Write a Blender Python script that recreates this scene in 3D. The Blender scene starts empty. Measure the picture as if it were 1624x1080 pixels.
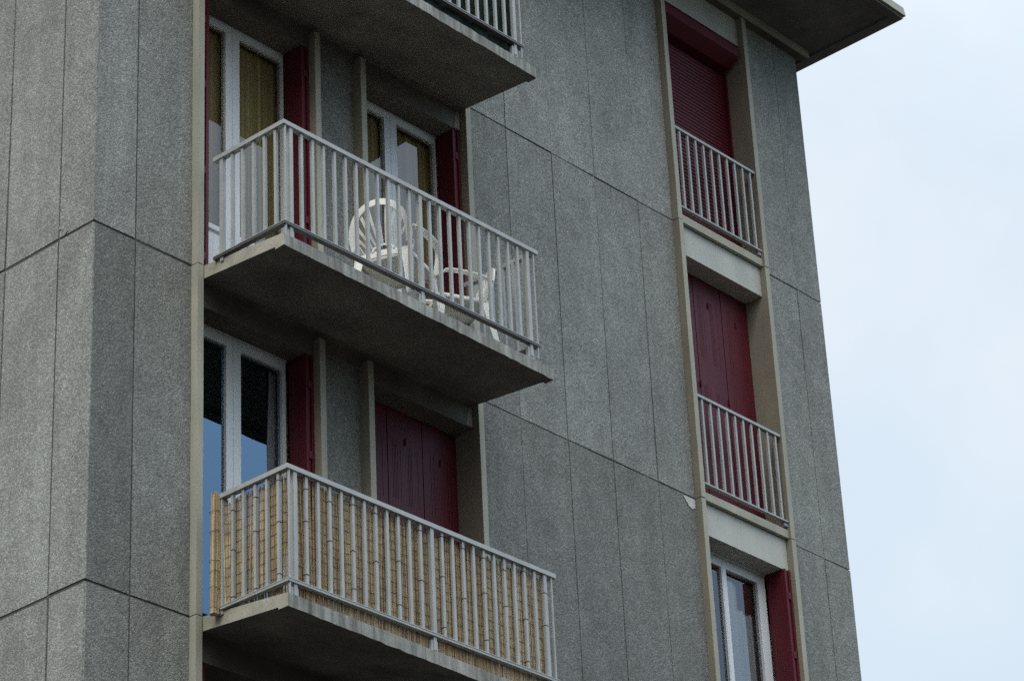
import bpy, math, random
from mathutils import Vector, Matrix, noise as mnoise
random.seed(7)
sc = bpy.context.scene
C = sc.collection
H = 2.75                     # storey height
GZ = -12.55                  # ground level

# ---------------------------------------------------------------- camera
cam_d = bpy.data.cameras.new('camera'); cam = bpy.data.objects.new('camera', cam_d); C.objects.link(cam)
yaw, pitch, roll = 0.8603, 0.4943, -0.051
f = Vector((math.sin(yaw)*math.cos(pitch), math.cos(yaw)*math.cos(pitch), math.sin(pitch)))
r = f.cross(Vector((0, 0, 1))).normalized(); u = r.cross(f)
r2 = r*math.cos(roll) + u*math.sin(roll); u2 = -r*math.sin(roll) + u*math.cos(roll)
m = Matrix((r2, u2, -f)).transposed().to_4x4(); m.translation = (-11.9288, -14.078, -10.9497)
cam.matrix_world = m
cam_d.sensor_width = 36; cam_d.lens = 36*4794.4/1624; cam_d.clip_start = .1; cam_d.clip_end = 5000
sc.camera = cam

# ---------------------------------------------------------------- sky, sun, exposure
SUN_EL, SUN_AZ = math.radians(38), math.radians(-98)     # azimuth from +Y towards +X
w = bpy.data.worlds.new('World'); sc.world = w; w.use_nodes = True
nt = w.node_tree; nt.nodes.clear()
def N(t, nt_, **k):
    n = nt_.nodes.new(t)
    for a, b in k.items(): setattr(n, a, b)
    return n
out = N('ShaderNodeOutputWorld', nt); bg = N('ShaderNodeBackground', nt); bg.inputs['Strength'].default_value = .1
sky = N('ShaderNodeTexSky', nt, sky_type='NISHITA', sun_disc=False, sun_elevation=SUN_EL, sun_rotation=SUN_AZ, air_density=1.0, dust_density=.6, ozone_density=2.0)
tc = N('ShaderNodeTexCoord', nt)
dot = N('ShaderNodeVectorMath', nt, operation='DOT_PRODUCT'); dot.inputs[1].default_value = (-.67, .58, -.47)      # clear gap in the cloud opposite the facade
n1 = N('ShaderNodeTexNoise', nt); n1.inputs['Scale'].default_value = 2.2; n1.inputs['Detail'].default_value = 7; n1.inputs['Roughness'].default_value = .55
n2 = N('ShaderNodeTexNoise', nt); n2.inputs['Scale'].default_value = 5.0; n2.inputs['Detail'].default_value = 6; n2.inputs['Roughness'].default_value = .5
add = N('ShaderNodeMath', nt, operation='MULTIPLY_ADD'); add.inputs[1].default_value = 1.6
mr = N('ShaderNodeMapRange', nt, interpolation_type='SMOOTHSTEP'); mr.inputs[1].default_value = -.98; mr.inputs[2].default_value = -.62; mr.inputs[3].default_value = .36
mr2 = N('ShaderNodeMapRange', nt, interpolation_type='SMOOTHSTEP'); mr2.inputs[1].default_value = .46; mr2.inputs[2].default_value = .80
cc = N('ShaderNodeMixRGB', nt); cc.inputs[1].default_value = (6.85, 8.1, 9.3, 1); cc.inputs[2].default_value = (8.6, 9.1, 9.8, 1)
mx = N('ShaderNodeMixRGB', nt)
sg = N('ShaderNodeMixRGB', nt, blend_type='MULTIPLY'); sg.inputs[0].default_value = 1; sg.inputs[2].default_value = (2.2, 2.8, 3.0, 1)
L = nt.links.new
L(tc.outputs['Generated'], dot.inputs[0]); L(tc.outputs['Generated'], n1.inputs['Vector']); L(tc.outputs['Generated'], n2.inputs['Vector'])
L(dot.outputs['Value'], add.inputs[0]); L(n1.outputs['Fac'], add.inputs[2]); L(add.outputs[0], mr.inputs[0])
L(n2.outputs['Fac'], mr2.inputs[0]); L(mr2.outputs[0], cc.inputs[0])
fd = N('ShaderNodeVectorMath', nt, operation='DOT_PRODUCT'); fd.inputs[1].default_value = (.05, -.42, .90)
fg = N('ShaderNodeMapRange', nt, interpolation_type='SMOOTHSTEP'); fg.inputs[1].default_value = .30; fg.inputs[2].default_value = .95; fg.inputs[3].default_value = 0; fg.inputs[4].default_value = 1
fm = N('ShaderNodeMixRGB', nt, blend_type='MULTIPLY'); fm.inputs[2].default_value = (4.3, 3.9, 3.5, 1)
L(tc.outputs['Generated'], fd.inputs[0]); L(fd.outputs['Value'], fg.inputs[0]); L(fg.outputs[0], fm.inputs[0]); L(cc.outputs[0], fm.inputs[1])
hz = N('ShaderNodeVectorMath', nt, operation='DOT_PRODUCT'); hz.inputs[1].default_value = (0, .46, .88)
hm = N('ShaderNodeMapRange', nt, interpolation_type='SMOOTHSTEP'); hm.inputs[1].default_value = -.25; hm.inputs[2].default_value = .58; hm.inputs[3].default_value = .34; hm.inputs[4].default_value = 1
hx = N('ShaderNodeMixRGB', nt, blend_type='MULTIPLY'); hx.inputs[0].default_value = 1
L(tc.outputs['Generated'], hz.inputs[0]); L(hz.outputs['Value'], hm.inputs[0]); L(hm.outputs[0], hx.inputs[2]); L(fm.outputs[0], hx.inputs[1])
L(sky.outputs[0], sg.inputs[1]); L(sg.outputs[0], mx.inputs[1]); L(hx.outputs[0], mx.inputs[2]); L(mr.outputs[0], mx.inputs[0])
L(mx.outputs[0], bg.inputs[0]); L(bg.outputs[0], out.inputs[0])

sl = bpy.data.lights.new('sun', 'SUN'); so = bpy.data.objects.new('sun', sl); C.objects.link(so)
sl.energy = 1.0; sl.angle = math.radians(24); sl.color = (1, .93, .80)
sd = Vector((math.sin(SUN_AZ)*math.cos(SUN_EL), math.cos(SUN_AZ)*math.cos(SUN_EL), math.sin(SUN_EL)))
so.rotation_euler = sd.to_track_quat('Z', 'Y').to_euler(); so.location = (-20, 10, 20)
vs = sc.view_settings
sc.display_settings.display_device = 'sRGB'
vs.view_transform = 'Standard'; vs.look = 'None'; vs.exposure = 0; vs.gamma = 1; vs.use_curve_mapping = False
sc.cycles.use_denoising = False; sc.cycles.use_adaptive_sampling = False; sc.cycles.sample_clamp_indirect = 2; sc.cycles.caustics_reflective = False; sc.cycles.caustics_refractive = False; sc.cycles.max_bounces = 8; sc.cycles.transparent_max_bounces = 16

# ---------------------------------------------------------------- materials
def mat(name):
    m_ = bpy.data.materials.new(name); m_.use_nodes = True
    n_ = m_.node_tree; b = n_.nodes['Principled BSDF']
    return m_, n_, b
def noise(n_, scale, detail=4, rough=.5, vec=None):
    n = N('ShaderNodeTexNoise', n_); n.inputs['Scale'].default_value = scale; n.inputs['Detail'].default_value = detail; n.inputs['Roughness'].default_value = rough
    if vec is not None: n_.links.new(vec, n.inputs['Vector'])
    return n.outputs['Fac']
def coords(n_, scale=(1, 1, 1)):
    t = N('ShaderNodeTexCoord', n_); mp = N('ShaderNodeMapping', n_); mp.inputs['Scale'].default_value = scale
    n_.links.new(t.outputs['Object'], mp.inputs[0]); return mp.outputs[0]
def ramp(n_, fac, *stops):
    rp = N('ShaderNodeValToRGB', n_); e = rp.color_ramp.elements
    while len(e) < len(stops): e.new(.5)
    for el, (p, c) in zip(e, stops):
        el.position = p; el.color = (c, c, c, 1) if isinstance(c, (int, float)) else (*c, 1)
    n_.links.new(fac, rp.inputs[0]); return rp.outputs[0]
def mul(n_, a, b, mode='MULTIPLY', fac=1.0):
    x = N('ShaderNodeMixRGB', n_, blend_type=mode); x.inputs[0].default_value = fac
    for i, v in ((1, a), (2, b)):
        if isinstance(v, tuple): x.inputs[i].default_value = (*v, 1)
        else: n_.links.new(v, x.inputs[i])
    return x.outputs[0]
def attr(n_, name='tone'):
    a = N('ShaderNodeAttribute', n_); a.attribute_name = name; return a.outputs['Fac']
def bump(n_, b, h, strength=.4, dist=.004):
    bp = N('ShaderNodeBump', n_); bp.inputs['Strength'].default_value = strength; bp.inputs['Distance'].default_value = dist
    n_.links.new(h, bp.inputs['Height']); n_.links.new(bp.outputs[0], b.inputs['Normal'])

def mk_pebble(name, gain):
    m_, n_, b = mat(name); v = coords(n_)
    vo = N('ShaderNodeTexVoronoi', n_); vo.inputs['Scale'].default_value = 96; n_.links.new(v, vo.inputs['Vector'])
    sep = N('ShaderNodeSeparateColor', n_); n_.links.new(vo.outputs['Color'], sep.inputs[0])
    g = ramp(n_, sep.outputs[0], (0, (.20, .203, .187)), (.5, (.308, .312, .287)), (.9, (.385, .388, .357)), (1, (.50, .50, .465)))
    st = ramp(n_, noise(n_, 1.0, 6, .62, coords(n_, (1.1, 1.1, .6))), (.3, .82), (.5, 1.0), (.72, 1.12))
    st2 = ramp(n_, noise(n_, 5, 5, .6, coords(n_, (1, 1, .8))), (.3, .86), (.65, 1.1))
    st3 = ramp(n_, noise(n_, 1, 4, .6, coords(n_, (7, 7, .12))), (.3, .91), (.7, 1.06))
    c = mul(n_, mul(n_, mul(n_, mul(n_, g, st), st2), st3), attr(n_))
    c = mul(n_, c, (gain, gain, gain))
    n_.links.new(c, b.inputs['Base Color']); b.inputs['Roughness'].default_value = .9; b.inputs['Specular IOR Level'].default_value = .25
    bump(n_, b, vo.outputs['Distance'], .6, -.006)
    return m_
PEB = mk_pebble('pebble_dash', .87)

def mk_concrete(name, col, streak=.25, spots=.0, fine=.08, sc_=(16, 16, 1.5)):
    m_, n_, b = mat(name)
    s1 = noise(n_, 1, 4, .6, coords(n_, sc_))
    s2 = noise(n_, 2.2, 6, .65, coords(n_))
    s3 = noise(n_, 110, 2, .5, coords(n_))
    c = mul(n_, ramp(n_, s1, (.3, 1-streak), (.7, 1+streak*.6)), ramp(n_, s2, (.3, 1-streak*.8), (.7, 1+streak*.5)))
    c = mul(n_, c, ramp(n_, s3, (.3, 1-fine*1.5), (.7, 1+fine)))
    if spots:
        sp = noise(n_, 30, 3, .6, coords(n_)); c = mul(n_, c, ramp(n_, sp, (.28, 1-spots), (.36, 1)))
    c = mul(n_, c, col); n_.links.new(c, b.inputs['Base Color'])
    b.inputs['Roughness'].default_value = .88; b.inputs['Specular IOR Level'].default_value = .25
    bump(n_, b, s3, .25, .004)
    return m_
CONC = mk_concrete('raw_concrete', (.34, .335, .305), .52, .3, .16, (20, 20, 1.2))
CONCL = mk_concrete('pale_concrete', (.45, .425, .35), .22, .3, .14, (5, 5, 5))
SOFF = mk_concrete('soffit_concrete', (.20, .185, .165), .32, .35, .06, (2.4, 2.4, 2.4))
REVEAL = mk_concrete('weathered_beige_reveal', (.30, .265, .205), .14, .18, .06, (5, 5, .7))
SHADED = mk_concrete('shaded_concrete', (.15, .135, .115), .3, .0, .08, (3, 3, 3))  # shade painted into the colour of lintels, threshold and cornice undersides
BEIGE = mk_concrete('beige_paint', (.41, .395, .325), .14, .18, .05, (6, 6, .7))
SPAND = mk_concrete('spandrel_render', (.52, .525, .475), .10, .1, .07, (5, 5, 1))
PATCH = mk_concrete('mortar_patch', (.62, .62, .60), .2, .0, .25)
DARKJ = mk_concrete('joint_backing', (.10, .098, .09), .2)
GROUND = mk_concrete('asphalt_ground', (.042, .04, .037), .2)
ROOM = mk_concrete('room_plaster', (.22, .20, .17), .05)

def plain(name, col, rough=.5, spec=.5, var=.06, nsc=3, metal=0, bumpd=0):
    m_, n_, b = mat(name)
    s = noise(n_, nsc, 5, .6, coords(n_))
    n_.links.new(mul(n_, ramp(n_, s, (.3, 1-var), (.7, 1+var)), col), b.inputs['Base Color'])
    rr = N('ShaderNodeMapRange', n_); rr.inputs[3].default_value = rough*.85; rr.inputs[4].default_value = min(1, rough*1.2)
    n_.links.new(s, rr.inputs[0]); n_.links.new(rr.outputs[0], b.inputs['Roughness'])
    b.inputs['Specular IOR Level'].default_value = spec; b.inputs['Metallic'].default_value = metal
    if bumpd: bump(n_, b, noise(n_, 60, 3, .5, coords(n_)), .3, bumpd)
    return m_
RAIL = plain('grey_metal_paint', (.385, .392, .378), .42, .5, .10, 9)
RAILD = plain('shaded_rail_metal', (.10, .095, .09), .38, .5, .15, 9)  # shade under the bottom rails put into a darker colour
RED = plain('dark_red_paint', (.098, .0075, .0155), .50, .38, .14, 2.5, bumpd=.002)
PVC = plain('white_frame_plastic', (.74, .75, .76), .35, .4, .03)
CHAIRM = plain('white_chair_plastic', (.86, .85, .80), .40, .45, .04, 6)
WIRE = plain('binding_wire', (.10, .08, .06), .5, .3)
GREENSCR = None

def mk_glass(name, rc, base):
    m_ = bpy.data.materials.new(name); m_.use_nodes = True; n_ = m_.node_tree; n_.nodes.clear()
    o = N('ShaderNodeOutputMaterial', n_); mix = N('ShaderNodeMixShader', n_)
    t = N('ShaderNodeBsdfTransparent', n_); t.inputs[0].default_value = (.95, .965, .955, 1) if base < .1 else (.90, .94, .95, 1)
    g = N('ShaderNodeBsdfGlossy', n_); g.inputs['Roughness'].default_value = .004; g.inputs['Color'].default_value = (*rc, 1)
    fr = N('ShaderNodeFresnel', n_); fr.inputs[0].default_value = 1.5
    ma = N('ShaderNodeMath', n_, operation='MULTIPLY_ADD', use_clamp=True); ma.inputs[1].default_value = 1.45 if base < .1 else 2.4; ma.inputs[2].default_value = base
    l = n_.links.new; l(fr.outputs[0], ma.inputs[0]); l(ma.outputs[0], mix.inputs[0]); l(t.outputs[0], mix.inputs[1]); l(g.outputs[0], mix.inputs[2]); l(mix.outputs[0], o.inputs[0])
    return m_
GLASS = mk_glass('clear_window_glass', (1, 1, 1), .02); BLUEGLASS = mk_glass('blue_reflection_window_glass', (.43, .63, .82), .19)  # second glass: the sky's blue is put into its reflection colour

def mk_cloth(name, c1, c2, stripe=(60, 60, .01), trans=.25):
    m_, n_, b = mat(name)
    s = noise(n_, 1, 3, .7, coords(n_, stripe)); s2 = noise(n_, 1, 2, .5, coords(n_, (stripe[0]*.17, stripe[1]*.17, .02)))
    c = mul(n_, ramp(n_, s, (.32, c1), (.68, c2)), ramp(n_, s2, (.3, .72), (.7, 1.15)))
    n_.links.new(c, b.inputs['Base Color']); b.inputs['Roughness'].default_value = .95; b.inputs['Specular IOR Level'].default_value = .1
    return m_
OLIVE = mk_cloth('olive_striped_cloth', (.30, .225, .08), (.72, .56, .27), (70, 70, .01))
SHEER = mk_cloth('pale_grey_cloth', (.66, .67, .69), (.86, .86, .87), (14, 14, .02))
VALANCE = mk_cloth('dark_red_cloth', (.09, .015, .025), (.14, .02, .035), (10, 10, 1))
GREENSCR = mk_cloth('dark_green_mesh', (.007, .013, .011), (.03, .05, .038), (25, 25, 12))

def mk_reed():
    m_, n_, b = mat('dry_reed'); t = attr(n_)
    c = ramp(n_, t, (0, (.14, .09, .05)), (.3, (.255, .175, .095)), (.65, (.36, .265, .15)), (1, (.52, .42, .275)))
    s = noise(n_, 1, 4, .65, coords(n_, (9, 9, 7))); s2 = noise(n_, 1, 2, .5, coords(n_, (160, 160, 14)))
    c = mul(n_, mul(n_, c, ramp(n_, s, (.3, .72), (.7, 1.12))), ramp(n_, s2, (.28, .55), (.40, 1), (.8, 1.15)))
    n_.links.new(c, b.inputs['Base Color']); b.inputs['Roughness'].default_value = .65; b.inputs['Specular IOR Level'].default_value = .3
    return m_
REED = mk_reed()

# ---------------------------------------------------------------- mesh helpers
class MB:
    def __init__(s): s.v = []; s.f = []; s.mi = []; s.t = []
    def add(s, v, f, mi=0, tone=1.0):
        o = len(s.v); s.v += [tuple(p) for p in v]
        for q in f: s.f.append(tuple(o+i for i in q)); s.mi.append(mi); s.t.append(tone)
    def hexa(s, p, mi=0, tone=1.0):   # p: 4 bottom (ccw from above), 4 top
        s.add(p, [(3, 2, 1, 0), (4, 5, 6, 7), (0, 1, 5, 4), (1, 2, 6, 5), (2, 3, 7, 6), (3, 0, 4, 7)], mi, tone)
    def box(s, x0, x1, y0, y1, z0, z1, mi=0, tone=1.0, j=0):
        J = lambda: random.uniform(-j, j)
        p = [(x0, y0, z0), (x1, y0, z0), (x1, y1, z0), (x0, y1, z0), (x0, y0, z1), (x1, y0, z1), (x1, y1, z1), (x0, y1, z1)]
        s.hexa([(a+J(), b+J(), c+J()) for a, b, c in p], mi, tone)
    def tube(s, pts, rad, n=6, mi=0, tone=1.0):
        pts = [Vector(p) for p in pts]; rings = []
        for i, p in enumerate(pts):
            d = (pts[min(i+1, len(pts)-1)]-pts[max(i-1, 0)]).normalized()
            a = d.orthogonal().normalized() if abs(d.z) < .9 else d.cross(Vector((0, 1, 0))).normalized()
            b = d.cross(a); rr = rad[i] if isinstance(rad, (list, tuple)) else rad
            rings.append([p+rr*(a*math.cos(2*math.pi*k/n)+b*math.sin(2*math.pi*k/n)) for k in range(n)])
        v = [q for rg in rings for q in rg]; fs = []
        for i in range(len(pts)-1):
            for k in range(n): fs.append((i*n+k, i*n+(k+1) % n, (i+1)*n+(k+1) % n, (i+1)*n+k))
        fs.append(tuple(range(n))[::-1]); fs.append(tuple((len(pts)-1)*n+k for k in range(n)))
        s.add(v, fs, mi, tone)
    def sweep(s, pts, wdir, wid, thick, mi=0, tone=1.0):
        pts = [Vector(p) for p in pts]; v = []
        for i, p in enumerate(pts):
            d = (pts[min(i+1, len(pts)-1)]-pts[max(i-1, 0)]).normalized()
            wd = Vector(wdir[i] if isinstance(wdir, list) else wdir); wd = (wd-d*wd.dot(d)).normalized(); t = d.cross(wd)
            a = (wid[i] if isinstance(wid, (list, tuple)) else wid)/2; b = (thick[i] if isinstance(thick, (list, tuple)) else thick)/2
            v += [p-wd*a-t*b, p+wd*a-t*b, p+wd*a+t*b, p-wd*a+t*b]
        fs = [(3, 2, 1, 0)]
        for i in range(len(pts)-1):
            for k in range(4): fs.append((i*4+k, i*4+(k+1) % 4, i*4+4+(k+1) % 4, i*4+4+k))
        n = len(pts)*4; fs.append((n-4, n-3, n-2, n-1)); s.add(v, fs, mi, tone)
    def build(s, name, mats, parent=None, smooth=False):
        me = bpy.data.meshes.new(name); me.from_pydata(s.v, [], s.f)
        for m_ in (mats if isinstance(mats, list) else [mats]): me.materials.append(m_)
        me.polygons.foreach_set('material_index', s.mi)
        at = me.attributes.new('tone', 'FLOAT', 'FACE'); at.data.foreach_set('value', s.t)
        if smooth: me.polygons.foreach_set('use_smooth', [True]*len(me.polygons))
        me.update()
        o = bpy.data.objects.new(name, me); C.objects.link(o)
        if parent is not None:
            o.parent = parent; o.matrix_parent_inverse = basemat(parent).inverted()
        return o
def basemat(o):
    mm = Matrix.LocRotScale(o.location, o.rotation_euler, None)
    return basemat(o.parent) @ o.matrix_parent_inverse @ mm if o.parent else mm
def tag(o, label=None, cat=None, group=None, kind=None):
    for k, v in (('label', label), ('category', cat), ('group', group), ('kind', kind)):
        if v: o[k] = v
    return o
def empty(name, loc=(0, 0, 0), rz=0):
    o = bpy.data.objects.new(name, None); C.objects.link(o); o.location = loc; o.rotation_euler = (0, 0, rz); o.empty_display_size = .2
    return o
def copy_tree(o, parent=None):
    c = o.copy(); C.objects.link(c)
    if parent is not None: c.parent = parent
    for ch in list(o.children): copy_tree(ch, c)
    return c

# ---------------------------------------------------------------- ground
g = MB(); g.add([(-400, -400, GZ), (400, -400, GZ), (400, 400, GZ), (-400, 400, GZ)], [(0, 1, 2, 3)])
tag(g.build('ground', GROUND), kind='structure')

# ---------------------------------------------------------------- the building
B = empty('apartment_building', (4.5, 4.5, GZ))
tag(B, 'grey pebble-dashed concrete apartment block with beige pilasters and dark red shutters', 'building')
ROOFZ = 5.585
LO = -2                                         # lowest storey modelled in detail
ZB = GZ
storeys = [(k*H, (k+1)*H) for k in range(-4, 2)]
# pebble-dashed walls made of storey-high precast panels with open joints
def wall(kind, cuts, y0, zt=ROOFZ+.02, tones=None, deep=.3, gp=.0045, gh=.007):
    mb = MB()
    a, b = cuts[0], cuts[-1]
    for k in range(-5, 2):
        z0, z1 = k*H, (k+1)*H
        if k == -5: z0 = GZ-.1
        if k == 1: z1 = zt
        for i in range(len(cuts)-1):
            xa, xb = cuts[i]+(gp if i else 0), cuts[i+1]-(gp if i < len(cuts)-2 else 0)
            off = random.uniform(0, .003); tn = random.uniform(.93, 1.07)
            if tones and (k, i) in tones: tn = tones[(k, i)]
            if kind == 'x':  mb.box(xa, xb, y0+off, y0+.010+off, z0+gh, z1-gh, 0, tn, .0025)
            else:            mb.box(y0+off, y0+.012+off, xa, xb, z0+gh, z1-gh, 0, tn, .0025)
    if kind == 'x': mb.box(a+.022, b-.012, y0+.0085, y0+deep, GZ-.2, zt, 1)
    else: mb.box(y0+.0085, y0+deep, a+.016, b, GZ-.2, zt, 1)
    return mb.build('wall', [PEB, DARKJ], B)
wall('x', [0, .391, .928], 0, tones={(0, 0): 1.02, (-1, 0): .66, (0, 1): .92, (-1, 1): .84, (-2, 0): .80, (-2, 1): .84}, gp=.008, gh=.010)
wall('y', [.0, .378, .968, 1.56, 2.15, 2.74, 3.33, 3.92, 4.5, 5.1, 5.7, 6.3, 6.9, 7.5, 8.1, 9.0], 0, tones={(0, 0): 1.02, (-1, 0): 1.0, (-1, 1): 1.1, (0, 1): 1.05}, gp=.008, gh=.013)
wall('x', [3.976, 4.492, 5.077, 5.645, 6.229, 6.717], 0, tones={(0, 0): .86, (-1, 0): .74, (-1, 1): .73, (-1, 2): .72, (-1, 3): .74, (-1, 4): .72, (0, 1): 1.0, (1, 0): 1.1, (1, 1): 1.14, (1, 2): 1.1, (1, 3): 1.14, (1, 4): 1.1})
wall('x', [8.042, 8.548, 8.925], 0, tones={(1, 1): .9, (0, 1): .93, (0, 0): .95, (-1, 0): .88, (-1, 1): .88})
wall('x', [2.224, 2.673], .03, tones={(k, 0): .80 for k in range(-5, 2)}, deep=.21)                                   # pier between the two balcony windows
mb = MB(); mb.box(8.62, 8.924, .305, 9.0, GZ-.1, ROOFZ+.02); mb.box(.32, 8.6, 8.7, 9.0, GZ-.1, ROOFZ+.02)
mb.build('wall', PEB, B)
# beige pilasters, one piece per storey with a small open joint
def pilaster(x0, x1, side=1, yb=.235):
    mb = MB()
    for k in range(-5, 2):
        z0, z1 = k*H+.004, (k+1)*H-.004
        if k == -5: z0 = GZ-.1
        if k == 1: z1 = 5.56
        yo = random.uniform(-.003, .003)
        n = 8; xs = [random.uniform(-.0022, .0022) for _ in range(n+1)]
        for i in range(n):
            a, b = z0+(z1-z0)*i/n, z0+(z1-z0)*(i+1)/n
            p = []
            for zz, s_ in ((a, xs[i]), (b, xs[i+1])):
                p += [(x0+s_, -.065+yo, zz), (x1+s_*.5, -.065+yo, zz), (x1+s_*.5, yb, zz), (x0+s_, yb, zz)]
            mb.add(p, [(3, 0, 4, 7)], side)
            mb.add(p, [(0, 1, 5, 4), (1, 2, 6, 5), (2, 3, 7, 6)] + ([(3, 2, 1, 0)] if i == 0 else []) + ([(4, 5, 6, 7)] if i == n-1 else []))
    return mb.build('pilaster', [BEIGE, REVEAL], B)
pilaster(.930, .988, 0); pilaster(3.915, 3.974); pilaster(6.719, 6.778); pilaster(7.978, 8.040)
def short_pilaster(x0, x1):
    mb = MB()
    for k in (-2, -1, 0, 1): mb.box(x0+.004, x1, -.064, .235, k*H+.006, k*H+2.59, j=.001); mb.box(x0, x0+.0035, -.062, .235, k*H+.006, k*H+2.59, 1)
    return mb.build('pilaster', [BEIGE, REVEAL], B)
short_pilaster(2.160, 2.222); short_pilaster(2.675, 2.735)
# beams over the balcony windows and threshold ledges
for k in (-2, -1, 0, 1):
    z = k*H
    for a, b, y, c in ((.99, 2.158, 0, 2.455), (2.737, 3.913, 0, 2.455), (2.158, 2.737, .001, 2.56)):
        mb = MB(); mb.box(a, b, y, .32, z+c, z+H-.105); mb.build('lintel', SHADED, B)
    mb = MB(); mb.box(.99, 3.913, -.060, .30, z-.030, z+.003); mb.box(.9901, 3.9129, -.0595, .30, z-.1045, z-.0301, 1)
    mb.build('threshold', [BEIGE, SHADED], B)
# spandrels and sills of the right hand window bay
for k in (-1, 0, 1):
    z = k*H
    mb = MB(); top = z+H+.0 if k < 1 else 5.56
    zb = z+2.452 if k < 1 else 5.175
    mb.box(6.78, 7.976, .0, .30, zb, top-.0); mb.build('spandrel', SPAND, B)
    mb = MB(); mb.box(6.779, 7.977, -.040, .25, z+.006, z+.082, j=.002); mb.build('sill', BEIGE, B)
mb = MB(); mb.box(6.78, 7.976, 0, .30, -H-.4, -H+.0); mb.build('spandrel', SPAND, B)
# roof slab with drip edge, cornice under it
mb = MB(); mb.box(-.9, 9.08, -1.02, 10, ROOFZ, 5.70); mb.box(9.08, 9.205, -1.109, 10, 5.562, 5.702); mb.box(-.9, 9.08, -1.110, -1.02, 5.566, 5.70)
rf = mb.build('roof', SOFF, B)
mb = MB(); mb.hexa([(-.9, -1.135, 5.592), (9.225, -1.135, 5.592), (9.225, -1.1, 5.592), (-.9, -1.1, 5.592), (-.9, -1.125, 5.69), (9.215, -1.125, 5.69), (9.215, -1.1, 5.70), (-.9, -1.1, 5.70)])
mb.build('fascia', BEIGE, rf)
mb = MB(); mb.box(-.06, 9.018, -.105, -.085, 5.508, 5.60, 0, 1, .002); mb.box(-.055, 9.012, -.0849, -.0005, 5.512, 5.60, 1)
mb.build('cornice', [BEIGE, SHADED], B)
# rooms behind the windows
for k in (-2, -1, 0, 1):
    z = k*H
    for a, b in ((.95, 4.3), (6.3, 8.5)):
        mb = MB()
        mb.box(a, b, .32, 3.0, z-.06, z+.0); mb.box(a, b, 3.0, 3.1, z, z+H-.16)
        mb.box(a, b, .321, 3.0, z+H-.16, z+H-.07); mb.box(a-.1, a-.001, .3, 3.05, z, z+H-.17); mb.box(b+.001, b+.1, .3, 3.05, z, z+H-.17)
        mb.build('interior', ROOM, B)

# ---------------------------------------------------------------- balconies (slab with drip nose)
def balcony(k):
    z = k*H; mb = MB(); n = 46
    prof = [(-.063, .000), (-.94, -.120), (-.943, -.218), (-.846, -.214), (-.846, -.196), (-.063, -.107)]
    rows = []
    for i in range(n+1):
        t = i/n; row = []
        for q, (y, zz) in enumerate(prof):
            fr = (-y-.063)/.88
            xl = .994*(1-fr)+.942*fr; xr = 3.912*(1-fr)+3.806*fr
            x = xl+(xr-xl)*t
            zo = -.048*t*fr
            j = .0035 if q in (1, 2, 3, 4) else .001
            pn = mnoise.noise(Vector((x*9, k*7.1+q*3.3, 0)))*.006 if q in (1, 2) else 0
            row.append((x+(random.uniform(-j, j) if 0 < i < n else 0), y+random.uniform(-j, j)*.7+pn*.6, z+zz+zo+random.uniform(-j, j)*.7+pn))
        rows.append(row)
    v = [p for rw in rows for p in rw]; m_ = len(prof)
    for i in range(n):
        for q in range(m_):
            a, b = i*m_+q, i*m_+(q+1) % m_
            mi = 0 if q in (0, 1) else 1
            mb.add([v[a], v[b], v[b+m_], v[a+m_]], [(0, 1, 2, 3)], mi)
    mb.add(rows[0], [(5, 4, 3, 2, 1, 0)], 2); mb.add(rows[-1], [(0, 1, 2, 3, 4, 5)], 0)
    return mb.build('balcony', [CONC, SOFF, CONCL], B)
for k in (-1, 0, 1): balcony(k)

# ---------------------------------------------------------------- windows
def pane(name, x0, x1, y, z0, z1, par, gm=None):
    mb = MB(); mb.add([(x0, y, z0), (x1, y, z0), (x1, y, z1), (x0, y, z1)], [(0, 1, 2, 3)]); return mb.build(name, gm or GLASS, par)
def french_window(x0, x1, xs, z0, z1, stile=.075, kick=None, last=.014, gm=None, thin=None):
    """frame and two sashes: x0..x1 outer, xs the meeting seam"""
    mb = MB(); Y = .20
    fw = .014
    mb.box(x0, x1, Y, Y+.07, z1-.03, z1); mb.box(x0, x0+fw, Y, Y+.07, z0, z1-.03); mb.box(x1-fw, x1, Y, Y+.07, z0, z1-.03); mb.box(x0, x1, Y-.01, Y+.07, z0-.004, z0+.04)
    mb.box(x0, x1, Y-.012, Y+.03, z1+.004, z1+.022)                       # head bead
    fr = mb.build('window', PVC, B)
    for a, b, sa, sb in ((x0+fw+.003, xs-.002, last, thin or stile-.008), (xs+.002, x1-fw-.003, stile, last)):
        s = MB(); y = Y-.014
        za, zb = z0+.045, z1-.034
        s.box(a, a+sa, y, y+.05, za, zb); s.box(b-sb, b, y, y+.05, za, zb)
        s.box(a+sa, b-sb, y+.001, y+.05, zb-.055, zb); s.box(a+sa, b-sb, y+.001, y+.05, za, za+.08)
        gz = za+.08
        if kick:
            s.box(a+sa, b-sb, y+.001, y+.05, kick-.04, kick); s.box(a+sa, b-sb, y+.022, y+.04, gz, kick-.04)
            s.box(a+sa+.05, b-sb-.05, y+.014, y+.03, gz+.05, kick-.09); gz = kick
        s.build('sash', PVC, fr)
        pane('pane', a+sa-.004, b-sb+.004, y+.026, gz-.004, zb-.051, fr, gm)
    return fr
french_window(.992, 2.070, 1.508, .010, 2.452, kick=.585)                # middle balcony
french_window(2.740, 3.820, 3.264, .010, 2.452, kick=.585)
french_window(.992, 2.062, 1.514, -H+.010, -H+2.446, last=.034, gm=BLUEGLASS)                     # lower balcony, left
french_window(2.740, 3.820, 3.264, H+.010, H+2.44)                       # upper balcony
french_window(.992, 2.062, 1.514, H+.010, H+2.44)
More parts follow.
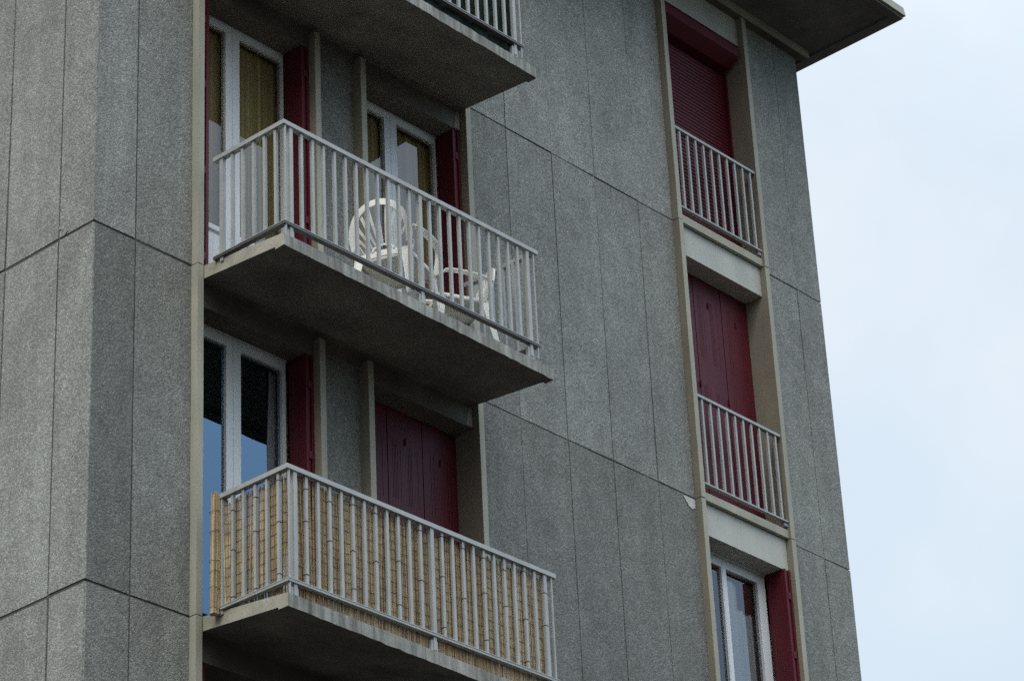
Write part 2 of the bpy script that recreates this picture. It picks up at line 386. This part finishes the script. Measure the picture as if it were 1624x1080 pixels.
french_window(6.790, 7.880, 7.262, -H+.10, -H+2.43, stile=.050, last=.11, thin=.012)  # right bay, below

# ---------------------------------------------------------------- shutters
def ribbed(mb, x0, x1, y, z0, z1, th, pitch=.017, slots=()):
    """leaf facing -Y made of vertical strips with shallow grooves; slots = list of (x_index range, za, zb) left open"""
    n = max(3, int(round((x1-x0)/pitch))); d = (x1-x0)/n
    mb.box(x0, x1, y+.006, y+th, z0, z1, 1 if slots else 0)
    for i in range(n):
        a, b = x0+i*d+.0012, x0+(i+1)*d-.0012
        op = [s for s in slots if i in s[0]]
        segs = [(z0, z1)]
        if op:
            zs = sorted((s[1], s[2]) for s in op); segs = []; zc = z0
            for s0, s1 in zs: segs.append((zc, s0)); zc = s1
            segs.append((zc, z1))
            # open slot takes half of the strip
            for s0, s1 in zs: mb.box(a, a+d*.66, y, y+.0065, s0, s1)
        for s0, s1 in segs: mb.box(a, b, y, y+.0065, s0, s1)
DARKSLOT = plain('dark_slot', (.022, .004, .008), .8, .1)
def closed_shutter(x0, x1, z0, z1, n=6, slotz=()):
    sh = empty('folding_shutter', ((x0+x1)/2, .2, z0)); sh.parent = B; sh.matrix_parent_inverse = basemat(B).inverted()
    wl = (x1-x0)/n
    for i in range(n):
        a = x0+i*wl+.002; b = x0+(i+1)*wl-.002; mb = MB()
        yy = .186+(.004 if i % 2 else 0)
        slots = [((2, 3, 4, 5, 7), za, zb) if i % 2 == 0 else ((1, 2, 3, 7), za-.02, zb-.02) for za, zb in slotz] if i < 4 else [((4, 6), za-.02, zb) for za, zb in slotz]
        ribbed(mb, a, b, yy, z0, z1, .022, .017, slots)
        mb.build('leaf', [RED, DARKSLOT], sh)
    for i, zz in ((1, z0+.25), (1, z1-.22), (3, z0+.62), (3, z1-.25), (5, z1-.30), (5, z0+.4), (2, z0+1.25), (4, z0+1.2)):
        mb = MB(); xx = x0+i*wl; mb.box(xx-.008, xx+.008, .176, .187, zz-.026, zz+.026); mb.tube([(xx, .175, zz-.03), (xx, .175, zz+.03)], .0055, 6)
        mb.build('hinge', RED, sh)
    return sh
sh = closed_shutter(2.737, 3.913, -H+.012, -H+2.452, 6, [(-1.06, -.56)])
sh['label'] = 'closed dark red folding shutter behind the reed-screened balcony'
sh = closed_shutter(6.779, 7.976, .085, 2.450, 6, [(1.62, 2.27), (.62, 1.35)])
sh['label'] = 'closed dark red folding shutter above the curtained window'
def folded_shutter(x0, x1, z0, z1, front=.0, n=3, face=-1):
    """leaves folded flat against the reveal"""
    sh = empty('folding_shutter', ((x0+x1)/2, .1, z0)); sh.parent = B; sh.matrix_parent_inverse = basemat(B).inverted()
    wl = (x1-x0)/n
    for i in range(n):
        mb = MB(); a = x0+i*wl+.002; b = x0+(i+1)*wl-.004
        yf = front+(.012 if i % 2 else 0)
        mb.box(a, b, yf, .183, z0, z1)
        if (face < 0 and i == 0) or (face > 0 and i == n-1):
            for q in range(9):
                y0_ = yf+.022+q*.0165
                if face < 0: mb.box(a-.003, a-.0005, y0_, y0_+.012, z0+.09, z1-.09)
                else: mb.box(b+.0005, b+.003, y0_, y0_+.012, z0+.09, z1-.09)
        mb.build('leaf', RED, sh)
    for zz in (z0+.12, z0+(z1-z0)*.35, z0+(z1-z0)*.66, z1-.25):
        mb = MB(); mb.box(x0+wl*.7, x0+wl*1.9, front-.006, front+.004, zz-.03, zz+.03); mb.build('hinge', RED, sh)
    return sh
for k in (-2, -1, 0, 1):
    z0, z1 = k*H+.012, k*H+2.45
    folded_shutter(2.074, 2.156, z0, z1, front=.0)
    folded_shutter(.992, 1.070 if k == -1 else 1.098, z0, z1, front=.0 if k >= 0 else .02, face=1)
    if k >= 0:
        folded_shutter(3.826, 3.911, z0, z1, front=.01); folded_shutter(2.738, 2.80, z0, z1, front=.02, face=1)
folded_shutter(7.885, 7.974, -H+.09, -H+2.45, front=-.02)
folded_shutter(6.781, 6.86, -H+.09, -H+2.45, front=.03, face=1)

# roller shutter in the top right window
rs = empty('roller_shutter', (7.38, .2, H)); rs.parent = B; rs.matrix_parent_inverse = basemat(B).inverted()
rs['label'] = 'lowered plum red roller shutter with a boxed housing under the eaves'
mb = MB(); xa, xb = 6.795, 7.925
pr = [(-.028, 5.172), (-.034, 5.150), (-.034, 5.040), (.095, 4.962), (.26, 4.962), (.26, 5.172)]
mb.add([(xa, y, z) for y, z in pr]+[(xb, y, z) for y, z in pr], [(0, 1, 2, 3, 4, 5), (11, 10, 9, 8, 7, 6)]+[(i, i+6, (i+1) % 6+6, (i+1) % 6) for i in range(6)])
mb.box(xa-.004, xb+.006, -.042, -.0345, 5.146, 5.156)
mb.build('shutter_box', RED, rs)
mb = MB(); zz = H+.085
while zz < 4.96:
    h = .040
    v = []
    for q, (dy, dz) in enumerate([(.010, 0), (.001, .010), (-.001, .020), (.001, .031), (.010, .0395)]):
        v += [(6.82, .200+dy, zz+dz), (7.955, .200+dy, zz+dz)]
    mb.add(v, [(2*q, 2*q+1, 2*q+3, 2*q+2) for q in range(4)]); zz += h
mb.box(6.82, 7.955, .213, .22, H+.08, 4.97)
mb.build('slat_curtain', RED, rs)
for a, b in ((6.785, 6.822), (7.952, 7.990-.016)):
    mb = MB(); mb.box(a, b, .165, .235, H+.084, 4.962); mb.build('guide_rail', RED, rs)

# mortar repairs on the wall
mb = MB(); pts = [(6.548, -.010), (6.60, -.006), (6.66, -.004), (6.708, -.002), (6.706, -.05), (6.700, -.085), (6.66, -.105), (6.615, -.088), (6.58, -.05)]
pts = [(x-.0, z-.012) for x, z in pts]
n = len(pts); mb.add([(x, -.0045, z) for x, z in pts]+[(x, .004, z) for x, z in pts], [tuple(range(n))[::-1]]+[(i, (i+1) % n, n+(i+1) % n, n+i) for i in range(n)])
mb.build('mortar_patch', PATCH, B)['label'] = 'pale mortar repair on the wall beside a pilaster'

for k in (-1, 0):
    mb = MB(); z = k*H+2.46; q = [(3.835, .006), (3.87, .004), (3.905, .003), (3.906, .17), (3.875, .175), (3.85, .10)]
    mb.add([(x, -.003, z+zz) for x, zz in q]+[(x, .004, z+zz) for x, zz in q], [(5, 4, 3, 2, 1, 0)]+[(i, (i+1) % 6, 6+(i+1) % 6, 6+i) for i in range(6)])
    mb.build('mortar_patch', REVEAL, B)
mb = MB(); mb.sweep([(-.001, .372-.085*math.sin(a_*.13), -.005+.095*math.cos(a_*.13)) for a_ in range(0, 11)], (0, 1, 1), .030, .007); mb.build('mortar_patch', CONC, B)
# ---------------------------------------------------------------- railings
def bar(mb, x, y, z0, z1, a=.0115, b=.0115): mb.box(x-a, x+a, y-b, y+b, z0, z1)
def balcony_railing(k, label, ext=0):
    z = k*H; R = empty('balcony_railing', (2.33, -.5, z-.06))
    tag(R, label, 'railing', 'grey metal railings on the balconies and windows')
    zt = z+.836; X0, X1, Y0, Y1 = .954, 3.705, -.937, -.195
    w_ = .048
    mb = MB()     # mitred hand rail in three runs
    z0, z1 = zt-.034, zt
    def prism(q): mb.hexa([(x, y, z0) for x, y in q]+[(x, y, z1) for x, y in q])
    prism([(X0, Y0), (X1, Y0), (X1-w_, Y0+w_), (X0+w_, Y0+w_)])
    prism([(X0, Y1), (X0, Y0), (X0+w_, Y0+w_), (X0+w_, Y1)]); prism([(X1-w_, Y1), (X1-w_, Y0+w_), (X1, Y0), (X1, Y1)])
    mb.build('handrail', RAIL, R)
    mb = MB(); zl = z-.002; dk = 1 if k >= 0 else 0
    for (z0, z1, e, mi_) in ((zl-.006, zl, 0, 0), (zl-.024, zl-.0061, .003, dk)):
     def prism(q): mb.hexa([(x, y, z0) for x, y in q]+[(x, y, z1) for x, y in q], mi_)
     X0, X1, Y0, w_ = .954+e, 3.705-e, -.937+e, .048-e
     prism([(X0, Y0), (X1-.02, Y0), (X1-.02-w_, Y0+w_), (X0+w_, Y0+w_)])
     prism([(X0, Y1), (X0, Y0), (X0+w_, Y0+w_), (X0+w_, Y1)]); prism([(X1-.02-w_, Y1), (X1-.02-w_, Y0+w_), (X1-.02, Y0), (X1-.02, Y1)])
    X0, X1, Y0, w_ = .954, 3.705, -.937, .048
    mb.build('bottom_rail', [RAIL, RAILD], R)
    yb, xl, xr = Y0+.026, X0+.026, X1-.046
    bx = [1.038+(2.385-1.038)*i/12 for i in range(12)]+[2.385+(3.590-2.385)*i/11 for i in range(12)]
    posts = {0, 12, 23}
    for i, x in enumerate(bx):
        mb = MB()
        if i in posts:
            bar(mb, x, yb, zl, zt-.034, .0165, .0165)
            mb.box(x-.015, x+.015, yb-.012, yb+.012, z-.128, zl-.0242); mb.box(x-.035, x+.030, yb-.005, yb+.022, z-.165, z-.055)
            mb.build('post', RAIL, R)
        else:
            bar(mb, x, yb, zl, zt-.034); mb.build('baluster', RAIL, R)
    ys = [-.272, -.380, -.487, -.602, -.715, -.828]
    for side, x in ((0, xl), (1, xr)):
        for i, y in enumerate(ys):
            mb = MB()
            if i == 0:
                bar(mb, x, y, zl, zt-.034, .0165, .0165); mb.box(x-.012, x+.012, y-.015, y+.015, z-.06, zl-.0242)
                mb.build('post', RAIL, R)
            else:
                bar(mb, x, y, zl, zt-.034); mb.build('baluster', RAIL, R)
        mb = MB(); mb.box(x-.005, x+.006, Y0+.008, Y0+.022, zl, zt-.034); mb.box(x-.005, x+.006, Y0+.008, Y0+.022, z-.13, zl-.0242)
        mb.build('post', RAIL, R)
    return R
balcony_railing(1, 'grey metal railing of the topmost balcony, cut off by the top of the picture')
balcony_railing(0, 'grey metal railing around the balcony that holds the white plastic chairs')
balcony_railing(-1, 'grey metal railing lined with a straw coloured reed screen')

def window_railing(k, label):
    z = k*H; R = empty('window_railing', (7.38, -.05, z+.08)); tag(R, label, 'railing', 'grey metal railings on the balconies and windows')
    zt, zl = z+1.02, z+.168; Y = -.05
    mb = MB(); mb.box(6.79, 7.976, Y-.002, Y+.04, zt-.026, zt); mb.build('handrail', RAIL, R)
    mb = MB(); mb.box(6.784, 7.978, Y-.004, Y+.036, zl-.014, zl); mb.box(7.93, 7.976, Y+.01, Y+.05, zl-.05, zl-.0145); mb.build('bottom_rail', RAIL, R)
    for i in range(10):
        x = 6.872+i*(7.912-6.872)/9; mb = MB(); bar(mb, x, Y+.018, zl, zt-.026, .011, .011); mb.build('baluster', RAIL, R)
    return R
window_railing(1, 'narrow grey metal railing in front of the plum roller shutter')
window_railing(0, 'narrow grey metal railing in front of the closed red folding shutter, above the curtained window')

# ---------------------------------------------------------------- curtains
def wave_cloth(mb, x0, x1, y, z0, z1, amp, per, seed=0, x0b=None, x1b=None, nz=4):
    rnd = random.Random(seed); n = max(8, int((x1-x0)/.008)); ph = rnd.random()*6
    x0b = x0 if x0b is None else x0b; x1b = x1 if x1b is None else x1b
    v = []
    for q in range(nz+1):
        t = q/nz
        for i in range(n+1):
            s = i/n; x = (x0+(x1-x0)*s)*t+(x0b+(x1b-x0b)*s)*(1-t)
            xx = x0+(x1-x0)*s
            yy = y+amp*(math.sin(xx/per*6.283+ph)+.45*math.sin(xx/per*6.283*.37+1.3*ph)+.25*math.sin(xx/per*6.283*2.3))*(.6+.4*(1-t))
            v.append((x, yy, z0+(z1-z0)*t))
    mb.add(v, [(q*(n+1)+i, q*(n+1)+i+1, (q+1)*(n+1)+i+1, (q+1)*(n+1)+i) for q in range(nz) for i in range(n)])
def curtain(label, mat_, *args, **k):
    mb = MB(); wave_cloth(mb, *args, **k); o = mb.build('curtain', mat_, None, True); return tag(o, label, 'curtain')
tag(curtain('olive striped curtain behind the middle balcony window at the far left', OLIVE, 1.0, 2.34, .275, .03, 2.45, .013, .055, seed=1), group='olive curtains of the middle balcony')
tag(curtain('olive striped curtain behind the window beside the white chairs', OLIVE, 2.60, 4.15, .275, .03, 2.45, .013, .055, seed=5), group='olive curtains of the middle balcony')
curtain('grey curtain drawn aside in the dark window above the reed screen', SHEER, 1.965, 2.16, .28, -H+.03, -H+2.38, .014, .05, seed=3, x0b=1.86, x1b=2.20, nz=6)
curtain('pale sheer curtain hanging in folds in the lowest window of the right bay', SHEER, 7.335, 8.15, .285, -H+.1, -H+2.30, .024, .13, seed=8)
curtain('dark red valance above the pale sheer curtain', VALANCE, 7.56, 8.15, .262, -H+2.06, -H+2.42, .010, .10, seed=9)

# ---------------------------------------------------------------- reed screen on the lower balcony
RS = empty('reed_screen', (2.3, -.9, -H-.1)); tag(RS, 'straw coloured reed screen tied behind the lower balcony railing', 'screen')
path = [(.952, -.250), (.966, -.268), (1.000, -.300), (1.012, -.345), (1.012, -.78), (1.02, -.835), (1.05, -.872), (1.10, -.886), (3.628, -.886)]
mb = MB(); wires = MB()
P_ = [Vector((x, y, 0)) for x, y in path]; seg = [(P_[i+1]-P_[i]).length for i in range(len(P_)-1)]; tot = sum(seg)
def at(s):
    for i, l in enumerate(seg):
        if s <= l or i == len(seg)-1:
            p = P_[i].lerp(P_[i+1], s/l); return p, i
        s -= l
s = 0; rnd = random.Random(4); cl = .55
while s < tot:
    rr = rnd.uniform(.0028, .0058); p, i = at(s)
    d = (P_[i+1]-P_[i]).normalized(); nrm = Vector((d.y, -d.x, 0))
    if rnd.random() < .05: cl = rnd.uniform(.3, .8)
    tone = min(1, max(0, cl*.6+rnd.gauss(.20, .24)+(.34 if p.y > -.8 else .06)))  # side-run reeds lightened, sunlight put into their tone
    if rnd.random() < .008: s += rnd.uniform(.003, .009)
    fr = min(1, max(0, (p.x-.95)/2.75)) if p.y < -.8 else 0
    zsl = -H-.118-.045*fr if p.y < -.8 else -H-.03-.1*(-p.y-.1)
    z0 = zsl+.004+rnd.uniform(0, .03); z1 = -H+.795-rnd.choice((0, .005, .01, .02, .03, .05))-rnd.random()*.008
    if i <= 1: z1 = -H+.83+rnd.uniform(-.01, .012); z0 = -H-.05
    o_ = nrm*rnd.uniform(-.004, .004); lean = d*rnd.gauss(0, .006)
    b = p+o_; zm = (z0+z1)/2; bow = nrm*rnd.gauss(0, .002)
    mb.tube([(b.x-lean.x, b.y-lean.y, z0), (b.x+bow.x, b.y+bow.y, zm), (b.x+lean.x, b.y+lean.y, z1)], [rr, rr*1.0, rr*.85], 6, 0, tone)
    s += rr*1.6
for q in range(34):
    a_ = q*2.4; ra = .031*math.sqrt(q/34); bx_, by_ = .936+ra*math.cos(a_)*.9, -.240+ra*math.sin(a_)
    mb.tube([(bx_-.004, by_, -H-.06), (bx_+rnd.gauss(0, .003), by_+rnd.gauss(0, .003), -H+.4), (bx_+.006, by_, -H+.835+rnd.uniform(-.012, .012))], rnd.uniform(.0045, .0075), 6, 0, min(1, max(0, rnd.gauss(.82, .16))))
mb.build('reed_mat', REED, RS)
for q in range(11):
    zc = -H-.02+q*.078; pts = []; s = 0
    while s <= tot:
        p, i = at(s); d = (P_[i+1]-P_[i]).normalized(); nrm = Vector((-d.y, d.x, 0))
        nrm = nrm if (nrm.dot(Vector((2.3, -.2, 0))-p) < 0) else -nrm
        pts.append((p.x+nrm.x*.0075, p.y+nrm.y*.0075, zc-.00*s+.010*math.sin(s*5+q)+rnd.uniform(-.004, .004))); s += .035
    wires.tube(pts, .0016, 4)
for zc in (-.02, .13, .25, .33, .55, .70):
    wires.tube([(.936+.0365*math.cos(a_*.4)*.95, -.240+.0375*math.sin(a_*.4), -H+zc+.006*math.sin(a_+zc*40)) for a_ in range(17)], .0016, 4)
wires.build('binding_wire', WIRE, RS)
# wire ties round the balusters
bx = [1.038+(2.385-1.038)*i/12 for i in range(12)]+[2.385+(3.590-2.385)*i/11 for i in range(12)]
def tie(x0, x1, y0, y1, zz):
    mb = MB(); t_ = random.uniform(-.006, .006); mb.hexa([(x0, y0, zz-.002), (x1, y0, zz-.002+t_), (x1, y1, zz-.002+t_), (x0, y1, zz-.002), (x0, y0, zz+.002), (x1, y0, zz+.002+t_), (x1, y1, zz+.002+t_), (x0, y1, zz+.002)])
    mb.build('wire_tie', WIRE, RS)
for i, x in enumerate(bx):
    if i % 2 == 1 or i == 23:
        for zz in ((.74, .43, .08) if i % 4 == 1 else (.70, .38)):
            hw = .0145 if i != 23 else .0185; tie(x-hw, x+hw, -.911-hw, -.895+hw*.2, -H+zz+rnd.uniform(-.05, .05))
for i, y in enumerate((-.380, -.602, -.828)):
    for zz in (.72, .40, .06): tie(.9655, .9945, y-.0145, y+.0145, -H+zz+rnd.uniform(-.05, .05))

# ---------------------------------------------------------------- mesh screen on the top balcony
mb = MB(); n = 90
for q in range(n):
    xa, xb = 1.0+2.62*q/n, 1.0+2.62*(q+1)/n
    fy = lambda x: -.882+.008*math.sin(x*21)+.004*math.sin(x*57)
    mb.add([(xa, fy(xa), H-.10), (xb, fy(xb), H-.10), (xb, fy(xb), H+.79), (xa, fy(xa), H+.79)], [(0, 1, 2, 3)])
for q in range(18):
    ya, yb = -.86+.6*q/18, -.86+.6*(q+1)/18
    for x in (1.01, 3.62):
        mb.add([(x, ya, H-.08), (x, yb, H-.08), (x, yb, H+.79), (x, ya, H+.79)], [(0, 1, 2, 3)])
tag(mb.build('privacy_screen', GREENSCR), 'dark green mesh screen tied behind the topmost balcony railing', 'screen')
# ---------------------------------------------------------------- plastic chairs
def arc(f_, n): return [f_(i/n) for i in range(n+1)]
def make_chair():
    R = empty('garden_chair')
    # seat: shallow dished plate with a rolled front edge
    mb = MB(); nx, ny = 10, 10; top = []; bot = []
    for i in range(nx+1):
        s = i/nx; x = -.21+.45*s
        for j in range(ny+1):
            t = j/ny*2-1; hw = .215+.025*s
            z = .415-.018*(1-t*t)*(1-.4*s)+.004*s-(.03*max(0, (s-.85)/.15)**2)
            top.append((x, t*hw, z)); bot.append((x, t*hw, z-.007))
    k_ = ny+1; fs = []
    for i in range(nx):
        for j in range(ny): a = i*k_+j; fs.append((a, a+k_, a+k_+1, a+1))
    o = len(top); fs2 = [tuple(o+q for q in reversed(ff)) for ff in fs]
    rim = [j for j in range(k_)]+[i*k_+ny for i in range(1, nx+1)]+[nx*k_+j for j in range(ny-1, -1, -1)]+[i*k_ for i in range(nx-1, 0, -1)]
    side = [(rim[i], rim[(i+1) % len(rim)], o+rim[(i+1) % len(rim)], o+rim[i]) for i in range(len(rim))]
    mb.add(top+bot, fs+fs2+side)
    loop = [Vector((-.21, -.215, .40)), Vector((.22, -.24, .402)), Vector((.235, -.22, .392)), Vector((.235, .22, .392)), Vector((.22, .24, .402)), Vector((-.21, .215, .40)), Vector((-.21, -.215, .40))]
    mb.sweep(loop, (0, 0, 1), .040, .008)
    mb.build('seat', CHAIRM, R, True)
    # hoop back with fan slats
    mb = MB()
    def hoop(t):
        a = math.pi*(1.12*t-.06); cy = .250*math.cos(a)*(1-.10*(1-math.sin(a)))
        zz = .535+.275*math.sin(a)
        return (-.225-.11*(zz-.42)/.39, cy, zz)
    hp = arc(hoop, 30)
    low = [(-.205, .205, .41), (-.215, .228, .48)]
    full = low+hp+[(x, -y, z) for x, y, z in reversed(low)]
    cen = Vector((-.25, 0, .58))
    wd = [((Vector((0, p[1], p[2]))-Vector((0, 0, .55))).normalized()) for p in full]
    mb.sweep(full, [tuple(a) for a in wd], .050, .014)
    inner = arc(lambda t: (-.222, .085*math.cos(math.pi*t), .455+.050*math.sin(math.pi*t)), 12)
    mb.sweep(inner, (1, 0, 0), .010, .014)
    mb.sweep([(-.212, -.205, .425), (-.216, 0, .438), (-.212, .205, .425)], (0, 0, 1), .05, .009)
    for q in range(9):
        t = q/8
        p0 = Vector((-.222, .105*(1-2*t), .470+.030*math.sin(math.pi*t))); th = .13+.74*q/8
        p1 = Vector(hoop(th))
        mb.sweep([p0, p0.lerp(p1, .5)+Vector((-.012, 0, 0)), p1], (0, 1, .0), [.015, .020, .026], .007)
    mb.build('backrest', CHAIRM, R)
    for s in (-1, 1):
        mb = MB()
        arm = [(-.268, .248*s, .590), (-.16, .268*s, .612), (.0, .285*s, .622), (.12, .288*s, .622), (.185, .285*s, .615), (.215, .278*s, .585), (.222, .27*s, .54), (.222, .255*s, .41)]
        mb.sweep(arm, [(0, 1, 0)]*6+[(.25, 1, 0)]*2, [.045, .055, .062, .06, .055, .05, .048, .06], .012)
        mb.build('arm', CHAIRM, R)
        for fx, (x0, y0, x1, y1) in enumerate(((.215, .235, .245, .265), (-.205, .215, -.285, .245))):
            mb = MB()
            a, b = Vector((x0, y0*s, .41)), Vector((x1, y1*s, 0))
            mb.sweep([a, a.lerp(b, .5), b], (1, 0, 0), [.085, .062, .045], .006)
            mb.sweep([a+Vector((.03 if fx == 0 else -.03, -.03*s, 0)), a.lerp(b, .5)+Vector((.024 if fx == 0 else -.024, -.022*s, 0)), b+Vector((.018 if fx == 0 else -.018, -.016*s, 0))], (0, 1, 0), [.07, .05, .036], .006)
            mb.build('leg', CHAIRM, R)
    return R
ch = make_chair()
def place(o, x, y, deg):
    fr = (-y-.063)/.88
    o.location = (x, y, -.12*fr-.02*fr*(x-.95)/2.85+.012); o.rotation_euler = (0, 0, math.radians(deg))
place(ch, 2.476, -.556, 22)
tag(ch, 'white plastic garden chair with its fan-slatted back turned to the street', 'chair', 'white garden chairs on the balcony')
ch2 = copy_tree(ch); place(ch2, 3.225, -.475, 153); ch2.scale = (.88, .90, .90)
tag(ch2, 'white plastic garden chair seen from its armrest side near the far end of the balcony', 'chair', 'white garden chairs on the balcony')
